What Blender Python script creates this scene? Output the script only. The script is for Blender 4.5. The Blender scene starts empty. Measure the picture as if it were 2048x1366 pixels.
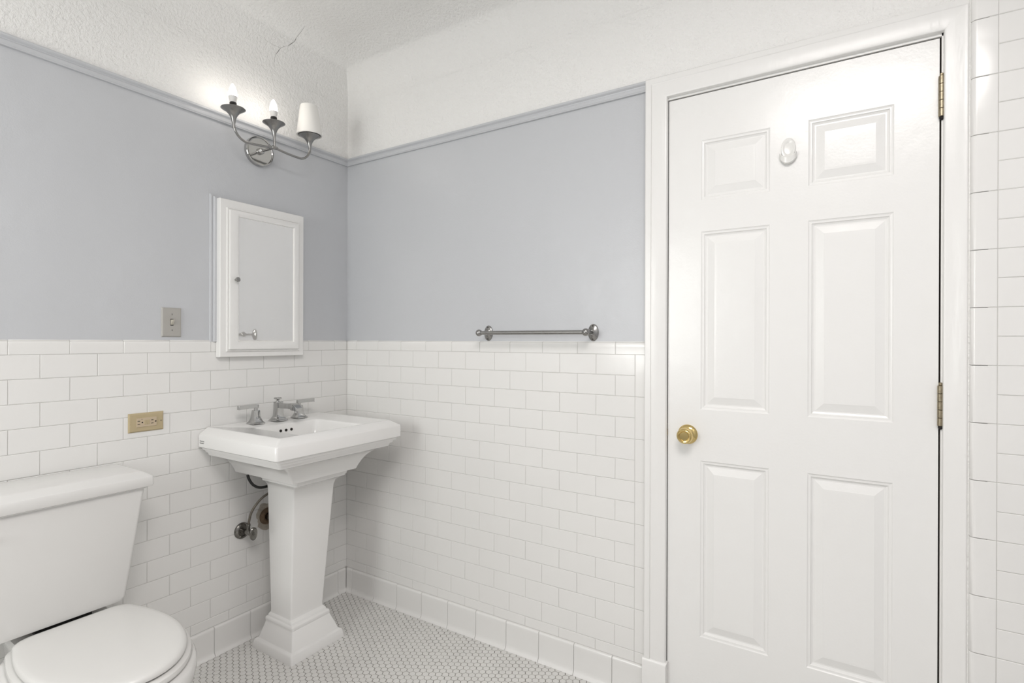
import bpy, bmesh, math, random
from mathutils import Vector, Matrix
random.seed(7)
PI = math.pi
S = bpy.context.scene
COL = S.collection

# ------------------------------------------------------------------ camera
CAMP = Vector((2.1777, -1.8780, 1.2867))
F_PX, YAW, PITCH, ROLL = 1062.9, 0.55805, -0.00095, 0.00319
fwd = Vector((-math.sin(YAW) * math.cos(PITCH), math.cos(YAW) * math.cos(PITCH), math.sin(PITCH)))
rt0 = Vector((math.cos(YAW), math.sin(YAW), 0))
up0 = rt0.cross(fwd)
rt = math.cos(ROLL) * rt0 + math.sin(ROLL) * up0
up = -math.sin(ROLL) * rt0 + math.cos(ROLL) * up0
cd = bpy.data.cameras.new('camera')
cd.sensor_width = 36.0
cd.lens = 36.0 * F_PX / 2048.0
cd.clip_start = 0.02
cam = bpy.data.objects.new('camera', cd)
COL.objects.link(cam)
cam.matrix_world = Matrix(((rt.x, up.x, -fwd.x, CAMP.x), (rt.y, up.y, -fwd.y, CAMP.y), (rt.z, up.z, -fwd.z, CAMP.z), (0, 0, 0, 1)))
S.camera = cam

# ------------------------------------------------------------------ world, lights, exposure
w = bpy.data.worlds.new('world'); S.world = w; w.use_nodes = True
w.node_tree.nodes['Background'].inputs[0].default_value = (0.80, 0.88, 1.0, 1)
w.node_tree.nodes['Background'].inputs[1].default_value = 1.0
S.view_settings.view_transform = 'Standard'
S.view_settings.look = 'None'
S.view_settings.gamma = 1.0
S.view_settings.exposure = 0.0
S.view_settings.use_curve_mapping = False

def area_light(name, loc, target, size, size_y, power, color, shape='RECTANGLE'):
    l = bpy.data.lights.new(name, 'AREA'); l.shape = shape; l.size = size; l.size_y = size_y
    l.energy = power; l.color = color
    o = bpy.data.objects.new(name, l); COL.objects.link(o)
    o.location = loc
    o.rotation_euler = (Vector(target) - Vector(loc)).to_track_quat('-Z', 'Y').to_euler()
    return o
# added disc standing in for flash bounced off the ceiling, daylight outside the window in the front wall
area_light('flash_bounce_disc', (2.25, -1.85, 2.68), (2.25, -1.85, 0), 1.00, 1.00, 38.0, (1.0, 0.955, 0.93), 'DISK')
area_light('window_daylight', (0.62, -3.32, 1.60), (1.0, 0, 1.50), 1.00, 1.20, 40.0, (1.0, 0.947, 0.927))

# ------------------------------------------------------------------ materials
def sock(n, *names):
    for k in names:
        if k in n.inputs: return n.inputs[k]
def mat(name, color, rough=0.5, metal=0.0, bump=None, vary=0.0, vscale=6.0, coat=0.0, emit=None, spec=None, stretch=None):
    m = bpy.data.materials.new(name); m.use_nodes = True
    nt = m.node_tree; b = nt.nodes['Principled BSDF']
    b.inputs['Base Color'].default_value = (*color, 1)
    b.inputs['Roughness'].default_value = rough
    b.inputs['Metallic'].default_value = metal
    if spec is not None: sock(b, 'Specular IOR Level').default_value = spec
    if coat: sock(b, 'Coat Weight').default_value = coat; sock(b, 'Coat Roughness').default_value = 0.05
    tc = nt.nodes.new('ShaderNodeNewGeometry')
    src = tc.outputs['Position']
    if stretch:
        mp = nt.nodes.new('ShaderNodeMapping'); mp.inputs['Scale'].default_value = stretch
        nt.links.new(src, mp.inputs['Vector']); src = mp.outputs['Vector']
    if vary:
        n = nt.nodes.new('ShaderNodeTexNoise'); n.inputs['Scale'].default_value = vscale
        n.inputs['Detail'].default_value = 4
        nt.links.new(src, n.inputs['Vector'])
        mx = nt.nodes.new('ShaderNodeMix'); mx.data_type = 'RGBA'
        lo = tuple(c * (1 - vary) for c in color); hi = tuple(min(1, c * (1 + vary)) for c in color)
        mx.inputs[6].default_value = (*lo, 1); mx.inputs[7].default_value = (*hi, 1)
        nt.links.new(n.outputs['Fac'], mx.inputs[0])
        nt.links.new(mx.outputs[2], b.inputs['Base Color'])
    if bump:
        prev = None
        for sc, dist, det in bump:
            n = nt.nodes.new('ShaderNodeTexNoise'); n.inputs['Scale'].default_value = sc
            n.inputs['Detail'].default_value = det
            nt.links.new(src, n.inputs['Vector'])
            bp = nt.nodes.new('ShaderNodeBump'); bp.inputs['Strength'].default_value = 1.0
            bp.inputs['Distance'].default_value = dist
            nt.links.new(n.outputs['Fac'], bp.inputs['Height'])
            if prev: nt.links.new(prev, bp.inputs['Normal'])
            prev = bp.outputs['Normal']
        nt.links.new(prev, b.inputs['Normal'])
    if emit:
        sock(b, 'Emission Color').default_value = (*emit[0], 1)
        sock(b, 'Emission Strength').default_value = emit[1]
    return m

M = {}
M['tile'] = mat('glazed_tile', (0.80, 0.792, 0.775), 0.15, vary=0.02, vscale=3.0, bump=[(14, 0.0006, 1)])
M['grout'] = mat('grout', (0.56, 0.55, 0.53), 0.9, vary=0.12, vscale=30)
M['floor_tile'] = mat('unglazed_hex_tile', (0.70, 0.69, 0.67), 0.40, vary=0.07, vscale=9.0, bump=[(160, 0.0003, 2)])
M['floor_grout'] = mat('floor_grout', (0.17, 0.158, 0.14), 0.95, vary=0.45, vscale=7.0)
M['paint'] = mat('blue_grey_paint', (0.555, 0.566, 0.588), 0.34, vary=0.015, vscale=2.0, bump=[(7, 0.004, 2), (240, 0.0003, 2)])
M['plaster'] = mat('stippled_plaster', (0.875, 0.867, 0.85), 0.55, vary=0.02, vscale=1.5, bump=[(95, 0.0050, 3), (230, 0.0014, 2)])
M['white_paint'] = mat('semi_gloss_white', (0.83, 0.825, 0.81), 0.24, vary=0.012, vscale=3.0, bump=[(9, 0.0015, 2), (130, 0.0002, 2)])
M['casing_paint'] = mat('casing_white', (0.82, 0.813, 0.797), 0.28, vary=0.02, vscale=5.0, bump=[(40, 0.0012, 3)], stretch=(1, 1, 0.25))
M['porcelain'] = mat('porcelain', (0.80, 0.793, 0.78), 0.09, coat=0.3)
M['seat_plastic'] = mat('seat_plastic', (0.70, 0.692, 0.675), 0.22)
M['toilet_porcelain'] = mat('toilet_porcelain', (0.72, 0.712, 0.697), 0.10, coat=0.3)
M['chrome'] = mat('chrome', (0.50, 0.50, 0.495), 0.10, 1.0)
M['nickel'] = mat('brushed_nickel', (0.33, 0.325, 0.315), 0.25, 1.0, vary=0.06, vscale=40)
M['nickel_polished'] = mat('polished_nickel', (0.50, 0.495, 0.485), 0.10, 1.0)
M['old_chrome'] = mat('tarnished_chrome', (0.23, 0.222, 0.205), 0.20, 1.0, vary=0.4, vscale=60)
M['brass'] = mat('polished_brass', (0.72, 0.55, 0.24), 0.13, 1.0)
M['aged_brass'] = mat('aged_brass', (0.34, 0.29, 0.205), 0.38, 1.0, vary=0.45, vscale=120)
M['beige'] = mat('beige_plastic', (0.47, 0.385, 0.235), 0.38)
M['beige_face'] = mat('beige_plastic_face', (0.53, 0.43, 0.305), 0.35)
M['plate'] = mat('stone_grey_plate', (0.41, 0.395, 0.37), 0.40)
M['toggle'] = mat('ivory_toggle', (0.52, 0.49, 0.42), 0.35)
M['dark'] = mat('dark_recess', (0.012, 0.009, 0.007), 0.8)
M['jamb_dark'] = mat('door_gap_shade', (0.05, 0.038, 0.028), 0.85)  # near-black colour standing for shade in the gaps round the door
M['black'] = mat('black_rubber', (0.012, 0.012, 0.012), 0.42)
M['socket_black'] = mat('black_socket', (0.01, 0.008, 0.007), 0.5)
M['mirror'] = mat('mirror_glass', (0.90, 0.89, 0.87), 0.012, 0.72)
M['shade'] = mat('white_glass_shade', (0.86, 0.845, 0.81), 0.45)
M['bulb_base'] = mat('white_bulb_base', (0.80, 0.78, 0.76), 0.45)
M['bulb'] = mat('lit_bulb', (1, 1, 1), 0.4, emit=((1.0, 0.94, 0.87), 22.0))
M['rust'] = mat('rusted_flange', (0.17, 0.115, 0.07), 0.6, 0.4, vary=0.5, vscale=90, bump=[(120, 0.002, 3)])
M['mortar'] = mat('stained_mortar', (0.43, 0.385, 0.33), 0.9, vary=0.3, vscale=60, bump=[(90, 0.004, 4)])
M['braid'] = mat('braided_supply', (0.20, 0.18, 0.15), 0.4, 0.7, vary=0.5, vscale=220)
M['clear_plastic'] = mat('milky_plastic', (0.80, 0.795, 0.77), 0.18)
M['print'] = mat('grey_print', (0.10, 0.10, 0.10), 0.5)
M['crack'] = mat('crack_shadow', (0.05, 0.045, 0.04), 0.9)
M['jamb_shade'] = M['jamb_dark']

def glass_mat():
    m = bpy.data.materials.new('window_glass'); m.use_nodes = True
    nt = m.node_tree; nt.nodes.clear()
    o = nt.nodes.new('ShaderNodeOutputMaterial'); t = nt.nodes.new('ShaderNodeBsdfTransparent')
    g = nt.nodes.new('ShaderNodeBsdfGlossy'); g.inputs['Roughness'].default_value = 0.02
    x = nt.nodes.new('ShaderNodeMixShader'); x.inputs[0].default_value = 0.06
    t.inputs[0].default_value = (0.93, 0.96, 0.95, 1)
    nt.links.new(t.outputs[0], x.inputs[1]); nt.links.new(g.outputs[0], x.inputs[2]); nt.links.new(x.outputs[0], o.inputs[0])
    return m
M['glass'] = glass_mat()

# ------------------------------------------------------------------ mesh helpers
class MB:
    def __init__(s): s.v = []; s.f = []; s.mi = []; s.cur = 0
    def add(s, vs, fs):
        n = len(s.v); s.v += [tuple(v) for v in vs]
        for f in fs: s.f.append([i + n for i in f]); s.mi.append(s.cur)
        return s
    def box(s, a, b):
        x0, y0, z0 = (min(a[i], b[i]) for i in range(3)); x1, y1, z1 = (max(a[i], b[i]) for i in range(3))
        return s.add([(x0,y0,z0),(x1,y0,z0),(x1,y1,z0),(x0,y1,z0),(x0,y0,z1),(x1,y0,z1),(x1,y1,z1),(x0,y1,z1)],
                     [(3,2,1,0),(4,5,6,7),(0,1,5,4),(1,2,6,5),(2,3,7,6),(3,0,4,7)])
    def loft(s, rings, cap0=True, cap1=True, closed=True):
        n = len(rings[0]); vs = [p for r in rings for p in r]; fs = []
        for i in range(len(rings) - 1):
            for j in range(n if closed else n - 1):
                k = (j + 1) % n
                fs.append((i*n+j, i*n+k, (i+1)*n+k, (i+1)*n+j))
        if cap0: fs.append(tuple(reversed(range(n))))
        if cap1: fs.append(tuple(range((len(rings)-1)*n, len(rings)*n)))
        return s.add(vs, fs)
    def lathe(s, prof, origin=(0,0,0), axis='z', n=28, cap0=True, cap1=True, sx=1.0, sy=1.0):
        ax = {'z': (Vector((1,0,0)), Vector((0,1,0)), Vector((0,0,1))),
              'x': (Vector((0,1,0)), Vector((0,0,1)), Vector((1,0,0))),
              '-y': (Vector((1,0,0)), Vector((0,0,1)), Vector((0,-1,0))),
              'y': (Vector((0,0,1)), Vector((1,0,0)), Vector((0,1,0)))}[axis]
        O = Vector(origin); rings = []
        for r, h in prof:
            rings.append([O + ax[0]*(sx*r*math.cos(2*PI*j/n)) + ax[1]*(sy*r*math.sin(2*PI*j/n)) + ax[2]*h for j in range(n)])
        return s.loft(rings, cap0, cap1)
    def tube(s, pts, r, n=12, caps=True):
        pts = [Vector(p) for p in pts]; rings = []; prevn = None
        for i, p in enumerate(pts):
            t = (pts[min(i+1, len(pts)-1)] - pts[max(i-1, 0)]).normalized()
            if prevn is None:
                a = Vector((0,0,1)) if abs(t.z) < 0.9 else Vector((1,0,0)); u = a.cross(t).normalized()
            else:
                u = (prevn - t * prevn.dot(t)).normalized()
            prevn = u; v = t.cross(u); rr = r[i] if isinstance(r, (list, tuple)) else r
            rings.append([p + u*(rr*math.cos(2*PI*j/n)) + v*(rr*math.sin(2*PI*j/n)) for j in range(n)])
        return s.loft(rings, caps, caps)
    def extrude(s, prof, p0, p1):
        # prof: list of 3D offsets (Vector), swept between p0 and p1
        p0 = Vector(p0); p1 = Vector(p1)
        return s.loft([[p0 + Vector(q) for q in prof], [p1 + Vector(q) for q in prof]])
    def mesh(s, name):
        me = bpy.data.meshes.new(name); me.from_pydata(s.v, [], s.f)
        bm = bmesh.new(); bm.from_mesh(me)
        bmesh.ops.recalc_face_normals(bm, faces=bm.faces[:]); bm.to_mesh(me); bm.free()
        return me
    def build(s, name, m, parent=None, smooth=None, bevel=None, kind=None, label=None, cat=None, group=None):
        me = s.mesh(name)
        for x in (m if isinstance(m, (list, tuple)) else [m]): me.materials.append(M[x])
        if isinstance(m, (list, tuple)):
            for p, i in zip(me.polygons, s.mi): p.material_index = i
        return link(name, me, parent, smooth, bevel, kind, label, cat, group)

def link(name, me, parent=None, smooth=None, bevel=None, kind=None, label=None, cat=None, group=None):
    o = bpy.data.objects.new(name, me); COL.objects.link(o)
    if smooth is not None:
        for p in me.polygons: p.use_smooth = True
        me.set_sharp_from_angle(angle=math.radians(smooth))
    if bevel:
        b = o.modifiers.new('bevel', 'BEVEL'); b.width = bevel; b.segments = 3; b.limit_method = 'ANGLE'
        b.angle_limit = math.radians(28); b.harden_normals = False
        for p in me.polygons: p.use_smooth = True
        me.set_sharp_from_angle(angle=math.radians(40))
    if parent: o.parent = parent
    if kind: o['kind'] = kind
    if label: o['label'] = label
    if cat: o['category'] = cat
    if group: o['group'] = group
    return o

def thing(name, label=None, cat=None, group=None, kind=None):
    o = bpy.data.objects.new(name, None); COL.objects.link(o); o.empty_display_size = 0.05
    if label: o['label'] = label
    if cat: o['category'] = cat
    if group: o['group'] = group
    if kind: o['kind'] = kind
    return o

def rrect(x0, x1, y0, y1, z, r, n=4):
    r = max(1e-4, min(r, (x1-x0)/2-1e-4, (y1-y0)/2-1e-4)); pts = []
    for cx, cy, a0 in ((x1-r, y1-r, 0), (x0+r, y1-r, PI/2), (x0+r, y0+r, PI), (x1-r, y0+r, 1.5*PI)):
        for k in range(n+1):
            a = a0 + PI/2*k/n; pts.append(Vector((cx + r*math.cos(a), cy + r*math.sin(a), z)))
    return pts

# ------------------------------------------------------------------ room shell
RX1, RY0 = 3.05, -3.10           # interior: x 0..3.05, y -3.10..0
ZC, P, SL = 1.2388, 0.0772, 0.1544   # bottom of cap tiles, course height, tile length pitch
G = 0.0014                        # joint width
CAP_TOP = 1.287; BASE_TOP = 0.118; ZM = 2.20; ZCOVE = 2.50; ZCEIL = 2.70
PX = -0.006                       # painted face sits behind the tile faces
DX0, DX1, DZ = 1.6535, 2.4010, 2.130   # door leaf

b = MB()
b.cur = 0; b.box((-0.15, RY0-0.15, 0), (-0.0016, 0.15, CAP_TOP-0.004))
b.cur = 1; b.box((-0.15, RY0-0.15, CAP_TOP-0.004), (PX, 0.15, ZM))
b.cur = 2; b.box((-0.15, RY0-0.15, ZM), (PX+0.001, 0.15, ZCOVE+0.3))
wall_left = b.build('wall_left', ['grout', 'paint', 'plaster'], kind='structure', label='left wall, blue-grey paint above white subway tile')
b = MB()
XE = 1.640
b.cur = 0; b.box((-0.14, 0.0016, 0), (XE, 0.15, CAP_TOP-0.004))
b.cur = 1; b.box((-0.14, -PX, CAP_TOP-0.004), (XE, 0.15, ZM))
b.cur = 2; b.box((-0.14, -PX-0.001, ZM), (RX1+0.15, 0.15, ZCOVE+0.3))
b.cur = 2; b.box((2.415, -PX-0.001, 0), (2.4605, 0.15, ZM))
b.cur = 0; b.box((2.500, -0.0285, 0), (RX1+0.15, 0.15, 2.46)); b.box((2.4605, -0.004, 0), (2.500, 0.15, 2.46)); b.cur = 2; b.box((2.4600, -0.017, 0), (2.4680, 0.0, 2.207))
wall_back = b.build('wall_back', ['grout', 'paint', 'plaster'], kind='structure', label='back wall with towel bar, tile wainscot and door')
b = MB()
b.box((RX1, RY0-0.15, 0), (RX1+0.15, 0.0, ZCOVE+0.3))
b.build('wall_right', 'paint', kind='structure')
WX0, WX1, WZ0, WZ1 = 0.16, 1.08, 1.00, 2.16      # window behind the camera
b = MB()
b.box((0, RY0-0.15, 0), (WX0, RY0, ZCOVE+0.3)); b.box((WX1, RY0-0.15, 0), (RX1, RY0, ZCOVE+0.3))
b.box((WX0, RY0-0.15, 0), (WX1, RY0, WZ0)); b.box((WX0, RY0-0.15, WZ1), (WX1, RY0, ZCOVE+0.3))
b.build('wall_front', 'paint', kind='structure')
win = thing('window_1', kind='structure')
b = MB()
for x0, x1, z0, z1 in ((WX0, WX0+0.04, WZ0, WZ1), (WX1-0.04, WX1, WZ0, WZ1), (WX0, WX1, WZ0, WZ0+0.04), (WX0, WX1, WZ1-0.04, WZ1), (WX0, WX1, 1.56, 1.60)):
    b.box((x0, RY0-0.10, z0), (x1, RY0-0.06, z1))
b.build('window_frame', 'casing_paint', win)
for z0, z1 in ((WZ0+0.04, 1.56), (1.60, WZ1-0.04)):
    MB().box((WX0+0.04, RY0-0.082, z0), (WX1-0.04, RY0-0.078, z1)).build('pane', 'glass', win)

# ceiling with a plaster cove all round
b = MB(); rings = []
R = 0.20; N = 14
prof = [(0.0, ZCOVE-0.01)] + [(R*(1-math.cos(PI/2*k/N)), ZCOVE + R*math.sin(PI/2*k/N)) for k in range(N+1)]
prof += [(0.5, ZCEIL), (1.0, ZCEIL)]
e = 0.0045
def rring(d, z):
    return [Vector(q) for q in ((-e+d, RY0-e+d, z), (RX1+e-d, RY0-e+d, z), (RX1+e-d, e-d, z), (-e+d, e-d, z))]
b.loft([rring(d, z) for d, z in prof], False, True)
b.box((-0.15, RY0-0.15, ZCEIL+0.02), (RX1+0.15, 0.15, ZCEIL+0.1))
me = b.mesh('ceiling'); me.materials.append(M['plaster'])
ceiling = link('ceiling', me, kind='structure', smooth=50, label='white stippled plaster ceiling curving down into the walls')

# hairline cracks on the cove: (distance along the left wall, arc angle in degrees, half width)
def cove_pt(y, deg, off=0.0006):
    a = math.radians(deg)
    return Vector((-e + R*(1-math.cos(a)), y, ZCOVE + R*math.sin(a))) + Vector((math.cos(a), 0, -math.sin(a)))*off
def crack(pts, parent):
    b = MB(); L = []; Rr = []
    for i, (y, d, hw) in enumerate(pts):
        p = cove_pt(y, d); q = cove_pt(*pts[min(i+1, len(pts)-1)][:2]); o = cove_pt(*pts[max(i-1, 0)][:2])
        t = (q-o).normalized(); nrm = Vector((math.cos(math.radians(d)), 0, -math.sin(math.radians(d))))
        s = t.cross(nrm).normalized(); L.append(p+s*hw); Rr.append(p-s*hw)
    n = len(L)
    b.add(L+Rr, [(i, i+1, n+i+1, n+i) for i in range(n-1)])
    b.build('crack', 'crack', parent)

# ------------------------------------------------------------------ wall tiles, each an object
_cache = {}
def tile_mesh(kind, w, h):
    key = (kind, round(w, 4), round(h, 4))
    if key in _cache: return _cache[key]
    b = MB(); c = 0.0013; t = 0.006
    # local: u along wall (x), v up (z), face towards -y at y=0
    def ring(i, y): return [Vector((-w/2+i, y, -h/2+i)), Vector((w/2-i, y, -h/2+i)), Vector((w/2-i, y, h/2-i)), Vector((-w/2+i, y, h/2-i))]
    b.loft([ring(0, t), ring(0, c*0.8), ring(c, 0)], False, True)
    me = b.mesh(kind); me.materials.append(M['tile']); _cache[key] = me
    return me
def prof_mesh(kind, w, pr):
    key = (kind, round(w, 4))
    if key in _cache: return _cache[key]
    b = MB(); c = 0.0012
    rings = []
    for x, sh in ((-w/2, c), (-w/2+c, 0), (w/2-c, 0), (w/2, c)):
        rings.append([Vector((x, y + sh if i not in (0, len(pr)-1) else y, z)) for i, (y, z) in enumerate(pr)])
    b.loft(rings)
    me = b.mesh(kind); me.materials.append(M['tile'])
    for p in me.polygons: p.use_smooth = True
    me.set_sharp_from_angle(angle=math.radians(35)); _cache[key] = me
    return me
# cap: local y negative = out of wall, z measured from cap bottom
CAPH = CAP_TOP - ZC - 0.0007
CAPP = [(0.006, 0.0), (0.0, 0.0), (0.0, 0.026), (-0.0006, 0.034), (0.0008, 0.0405), (0.0035, 0.0452), (0.0075, CAPH), (0.010, CAPH)]
BASEP = [(0.006, 0.0), (-0.019, 0.0), (-0.0175, 0.0035), (-0.0125, 0.0085), (-0.0095, 0.0145), (-0.0085, 0.024), (-0.0085, 0.104),
         (-0.0090, 0.1095), (-0.0080, 0.1135), (-0.0055, 0.1165), (-0.001, BASE_TOP-0.0006), (0.006, BASE_TOP-0.0006)]

def place(me, name, parent, wall, u, z, plane=0.0, rnd=True):
    o = bpy.data.objects.new(name, me); COL.objects.link(o)
    jit = random.gauss(0, 0.0022) if rnd else 0; jit2 = random.gauss(0, 0.0022) if rnd else 0
    dp = random.uniform(0, 0.00035) if rnd else 0
    if wall == 'back':
        o.location = (u, plane + dp, z); o.rotation_euler = (jit, 0, jit2)
    else:                              # left wall: face towards +x
        o.location = (plane - dp, u, z); o.rotation_euler = (jit, 0, PI/2 + jit2)
    o.parent = parent
    return o
stuffmb = {}
def add_stuff(key, me, wall, u, z, plane=0.0):
    b = stuffmb.setdefault(key, MB())
    Mx = Matrix.Translation((u, plane, z)) if wall == 'back' else Matrix.Translation((plane, u, z)) @ Matrix.Rotation(PI/2, 4, 'Z')
    b.add([Mx @ v.co for v in me.vertices], [tuple(p.vertices) for p in me.polygons])

def spans(lo, hi, joints):
    js = sorted([lo] + [j for j in joints if lo + 0.006 < j < hi - 0.006] + [hi])
    return list(zip(js[:-1], js[1:]))

Y_SEE = -1.56                      # left wall tiles past this are outside the photograph
def course(wall, lo, hi, z0, z1, joints, parent, plane=0.0):
    for a, c in spans(lo, hi, joints):
        me = tile_mesh('wall_tile', c-a-G, z1-z0-G)
        u, z = (a+c)/2, (z0+z1)/2
        if wall == 'left' and c <= Y_SEE: add_stuff('left', me, wall, u, z, plane)
        elif wall == 'back' and a > 2.70: add_stuff('back', me, wall, u, z, plane)
        else: place(me, 'wall_tile', parent, wall, u, z, plane)

for r in range(15):
    z1 = ZC - P*r; z0 = max(ZC - P*(r+1), BASE_TOP)
    off_b = 0.1456 if r % 2 == 0 else 0.0684
    off_l = -0.1548 if r % 2 == 0 else -0.0776
    course('left', RY0, 0.0030, z0, z1, [off_l - SL*j for j in range(24)], wall_left)
    course('back', 0.0006, 1.5335, z0, z1, [off_b + SL*j for j in range(12)], wall_back)
# cap and base courses
for a, c in spans(RY0, -0.0005, [-0.0776 - SL*j for j in range(24)]):
    me = prof_mesh('cap_tile', c-a-G, CAPP)
    (add_stuff('left', me, 'left', (a+c)/2, ZC+0.0007) if c <= Y_SEE else place(me, 'cap_tile', wall_left, 'left', (a+c)/2, ZC+0.0007, rnd=False))
for a, c in spans(0.0005, 1.577, [0.0684 + SL*j for j in range(12)]):
    place(prof_mesh('cap_tile', c-a-G, CAPP), 'cap_tile', wall_back, 'back', (a+c)/2, ZC+0.0007, rnd=False)
for a, c in spans(RY0, -0.0085, [-0.059 - 0.156*j for j in range(24)]):
    me = prof_mesh('base_tile', c-a-G, BASEP)
    (add_stuff('left', me, 'left', (a+c)/2, 0) if c <= Y_SEE else place(me, 'base_tile', wall_left, 'left', (a+c)/2, 0, rnd=False))
for a, c in spans(0.0085, 1.572, [0.052 + 0.1555*j for j in range(12)]):
    place(prof_mesh('base_tile', c-a-G, BASEP), 'base_tile', wall_back, 'back', (a+c)/2, 0, rnd=False)
# upright end tiles beside the door casing
for k in range(8):
    z1 = ZC - 2*P*k; z0 = max(z1 - 2*P, BASE_TOP)
    place(tile_mesh('end_tile', 1.577-1.5335-G, z1-z0-G), 'end_tile', wall_back, 'back', (1.577+1.5335)/2, (z0+z1)/2)
# tall tile wall to the right of the door: rounded edge tiles, then courses
YP = -0.030; P2 = 0.0764; ZR = 2.143
def bull_mesh(w, h):
    key = ('bull', round(h, 4))
    if key in _cache: return _cache[key]
    rr = 0.013; pr = [(w/2, 0.012), (w/2, 0.0)]
    pr += [(-w/2 + rr - rr*math.sin(PI/2*k/7), rr - rr*math.cos(PI/2*k/7)) for k in range(8)] + [(-w/2, 0.027)]
    b = MB(); c = 0.0012; rings = []
    for z, sh in ((-h/2, c), (-h/2+c, 0), (h/2-c, 0), (h/2, c)):
        rings.append([Vector((x + (sh if i > 6 else 0), y + sh, z)) for i, (x, y) in enumerate(pr)])
    b.loft(rings); me = b.mesh('edge_tile'); me.materials.append(M['tile'])
    for p in me.polygons: p.use_smooth = True
    me.set_sharp_from_angle(angle=math.radians(40)); _cache[key] = me
    return me
k = 0
z1 = ZR + 0.066
zs = [ZR + 0.066] + [ZR - 2*P2*j for j in range(15)]
for j in range(len(zs)-1):
    z0 = max(zs[j+1], 0.0)
    place(bull_mesh(0.0535, zs[j]-z0-G), 'edge_tile', wall_back, 'back', 2.4905, (zs[j]+z0)/2, YP, rnd=False)
for j in range(-4, 28):
    z1 = ZR - P2*j; z0 = max(z1 - P2, 0.0)
    course('back', 2.518, RX1, z0, z1, [2.518 + (0.1528 if j % 2 == 0 else 0.0764) + 0.1528*i for i in range(6)], wall_back, YP)
b = stuffmb['left'].build('wall_tiles', 'tile', wall_left, kind='stuff')
b = stuffmb['back'].build('wall_tiles', 'tile', wall_back, kind='stuff')
# ragged dark gap above the edge tiles
MB().box((2.467, -0.012, ZR+0.067), (2.500, -0.004, ZR+0.082)).build('open_joint', 'crack', wall_back)

# picture rail between paint and plaster
RAIL = [(-0.004, 2.222), (0.0135, 2.2215), (0.0165, 2.2185), (0.0165, 2.2135), (0.0145, 2.2105), (0.0095, 2.2075), (0.0080, 2.2040),
        (0.0105, 2.2015), (0.0105, 2.1905), (0.0085, 2.1875), (0.0085, 2.1850), (-0.004, 2.1845)]
b = MB()
b.loft([[Vector((PX + p, RY0, z)) for p, z in RAIL], [Vector((PX + p, PX*-1 - p, z)) for p, z in RAIL]])
b.build('trim_1', 'paint', kind='structure', smooth=30, label='blue-grey picture rail along the left wall above the sconce')
b = MB()
b.loft([[Vector((PX + p, -PX - p, z)) for p, z in RAIL], [Vector((1.582, -PX - p, z)) for p, z in RAIL]])
b.build('trim_2', 'paint', kind='structure', smooth=30, label='blue-grey picture rail from the corner to the door casing')

# ------------------------------------------------------------------ floor of hexagon tiles
b = MB(); b.box((-0.15, RY0-0.15, -0.1), (RX1+0.15, 0.15, -0.0013))
floor = b.build('floor', 'floor_grout', kind='structure', label='floor of small white hexagon tiles with grey joints')
HP = 0.0257; HR = (HP/2 - 0.0010)/math.cos(PI/6)
b = MB(); c = 0.0009
b.loft([[Vector((r*math.cos(PI/3*k), r*math.sin(PI/3*k), z)) for k in range(6)] for r, z in ((HR, -0.004), (HR, -c), (HR-c, 0.0))], False, True)
hexme = b.mesh('hex_tile'); hexme.materials.append(M['floor_tile'])
hexes = []
nx = int(RX1/(HP*0.866))+1; ny = int(-RY0/HP)+2
for i in range(nx):
    for j in range(ny):
        x = 0.010 + i*HP*math.sqrt(3)/2; y = -0.004 - j*HP - (HP/2 if i % 2 else 0)
        if x > RX1-0.01 or y < RY0+0.01: continue
        hexes.append((x, y))
def in_view(x, y):
    d = Vector((x, y, 0)) - CAMP; z = d.dot(fwd)
    if z < 0.1: return False
    px = 1024 + F_PX*d.dot(rt)/z; py = 683 - F_PX*d.dot(up)/z
    if not (396 < px < 2040 and py < 1362): return False
    if y < -0.98 and x < 0.75: return False
    if 0.06 < x < 0.35 and -0.57 < y < -0.29: return False
    return True
vis = sorted([h for h in hexes if in_view(*h)], key=lambda h: (Vector((h[0], h[1], 0)) - CAMP).length)[:300]
vs = set(vis)
for x, y in vis:
    o = bpy.data.objects.new('hex_tile', hexme); COL.objects.link(o); o.parent = floor
    o.location = (x + random.gauss(0, 0.00018), y + random.gauss(0, 0.00018), random.uniform(-0.0003, 0.0001))
    o.rotation_euler = (random.gauss(0, 0.006), random.gauss(0, 0.006), random.gauss(0, 0.012))
b = MB()
base_v = [v.co.copy() for v in hexme.vertices]; base_f = [tuple(p.vertices) for p in hexme.polygons]
for x, y in hexes:
    if (x, y) in vs: continue
    T = Matrix.Translation((x + random.gauss(0, 0.00018), y + random.gauss(0, 0.00018), random.uniform(-0.0003, 0.0001))) @ Matrix.Rotation(random.gauss(0, 0.012), 4, 'Z') @ Matrix.Rotation(random.gauss(0, 0.006), 4, 'X')
    b.add([T @ v for v in base_v], base_f)
b.build('hex_tiles', 'floor_tile', floor, kind='stuff')

# ------------------------------------------------------------------ door, casing
door = thing('door_1', kind='structure', label='white six-panel door with a brass knob', )
YF = 0.0; YB = 0.035
panels = [(1.764, 1.974, 1.768, 1.971), (2.081, 2.298, 1.768, 1.973), (1.763, 1.976, 1.054, 1.662), (2.083, 2.299, 1.057, 1.661),
          (1.766, 1.977, 0.280, 0.880), (2.086, 2.299, 0.281, 0.883)]
LX = 1.870; 
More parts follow.
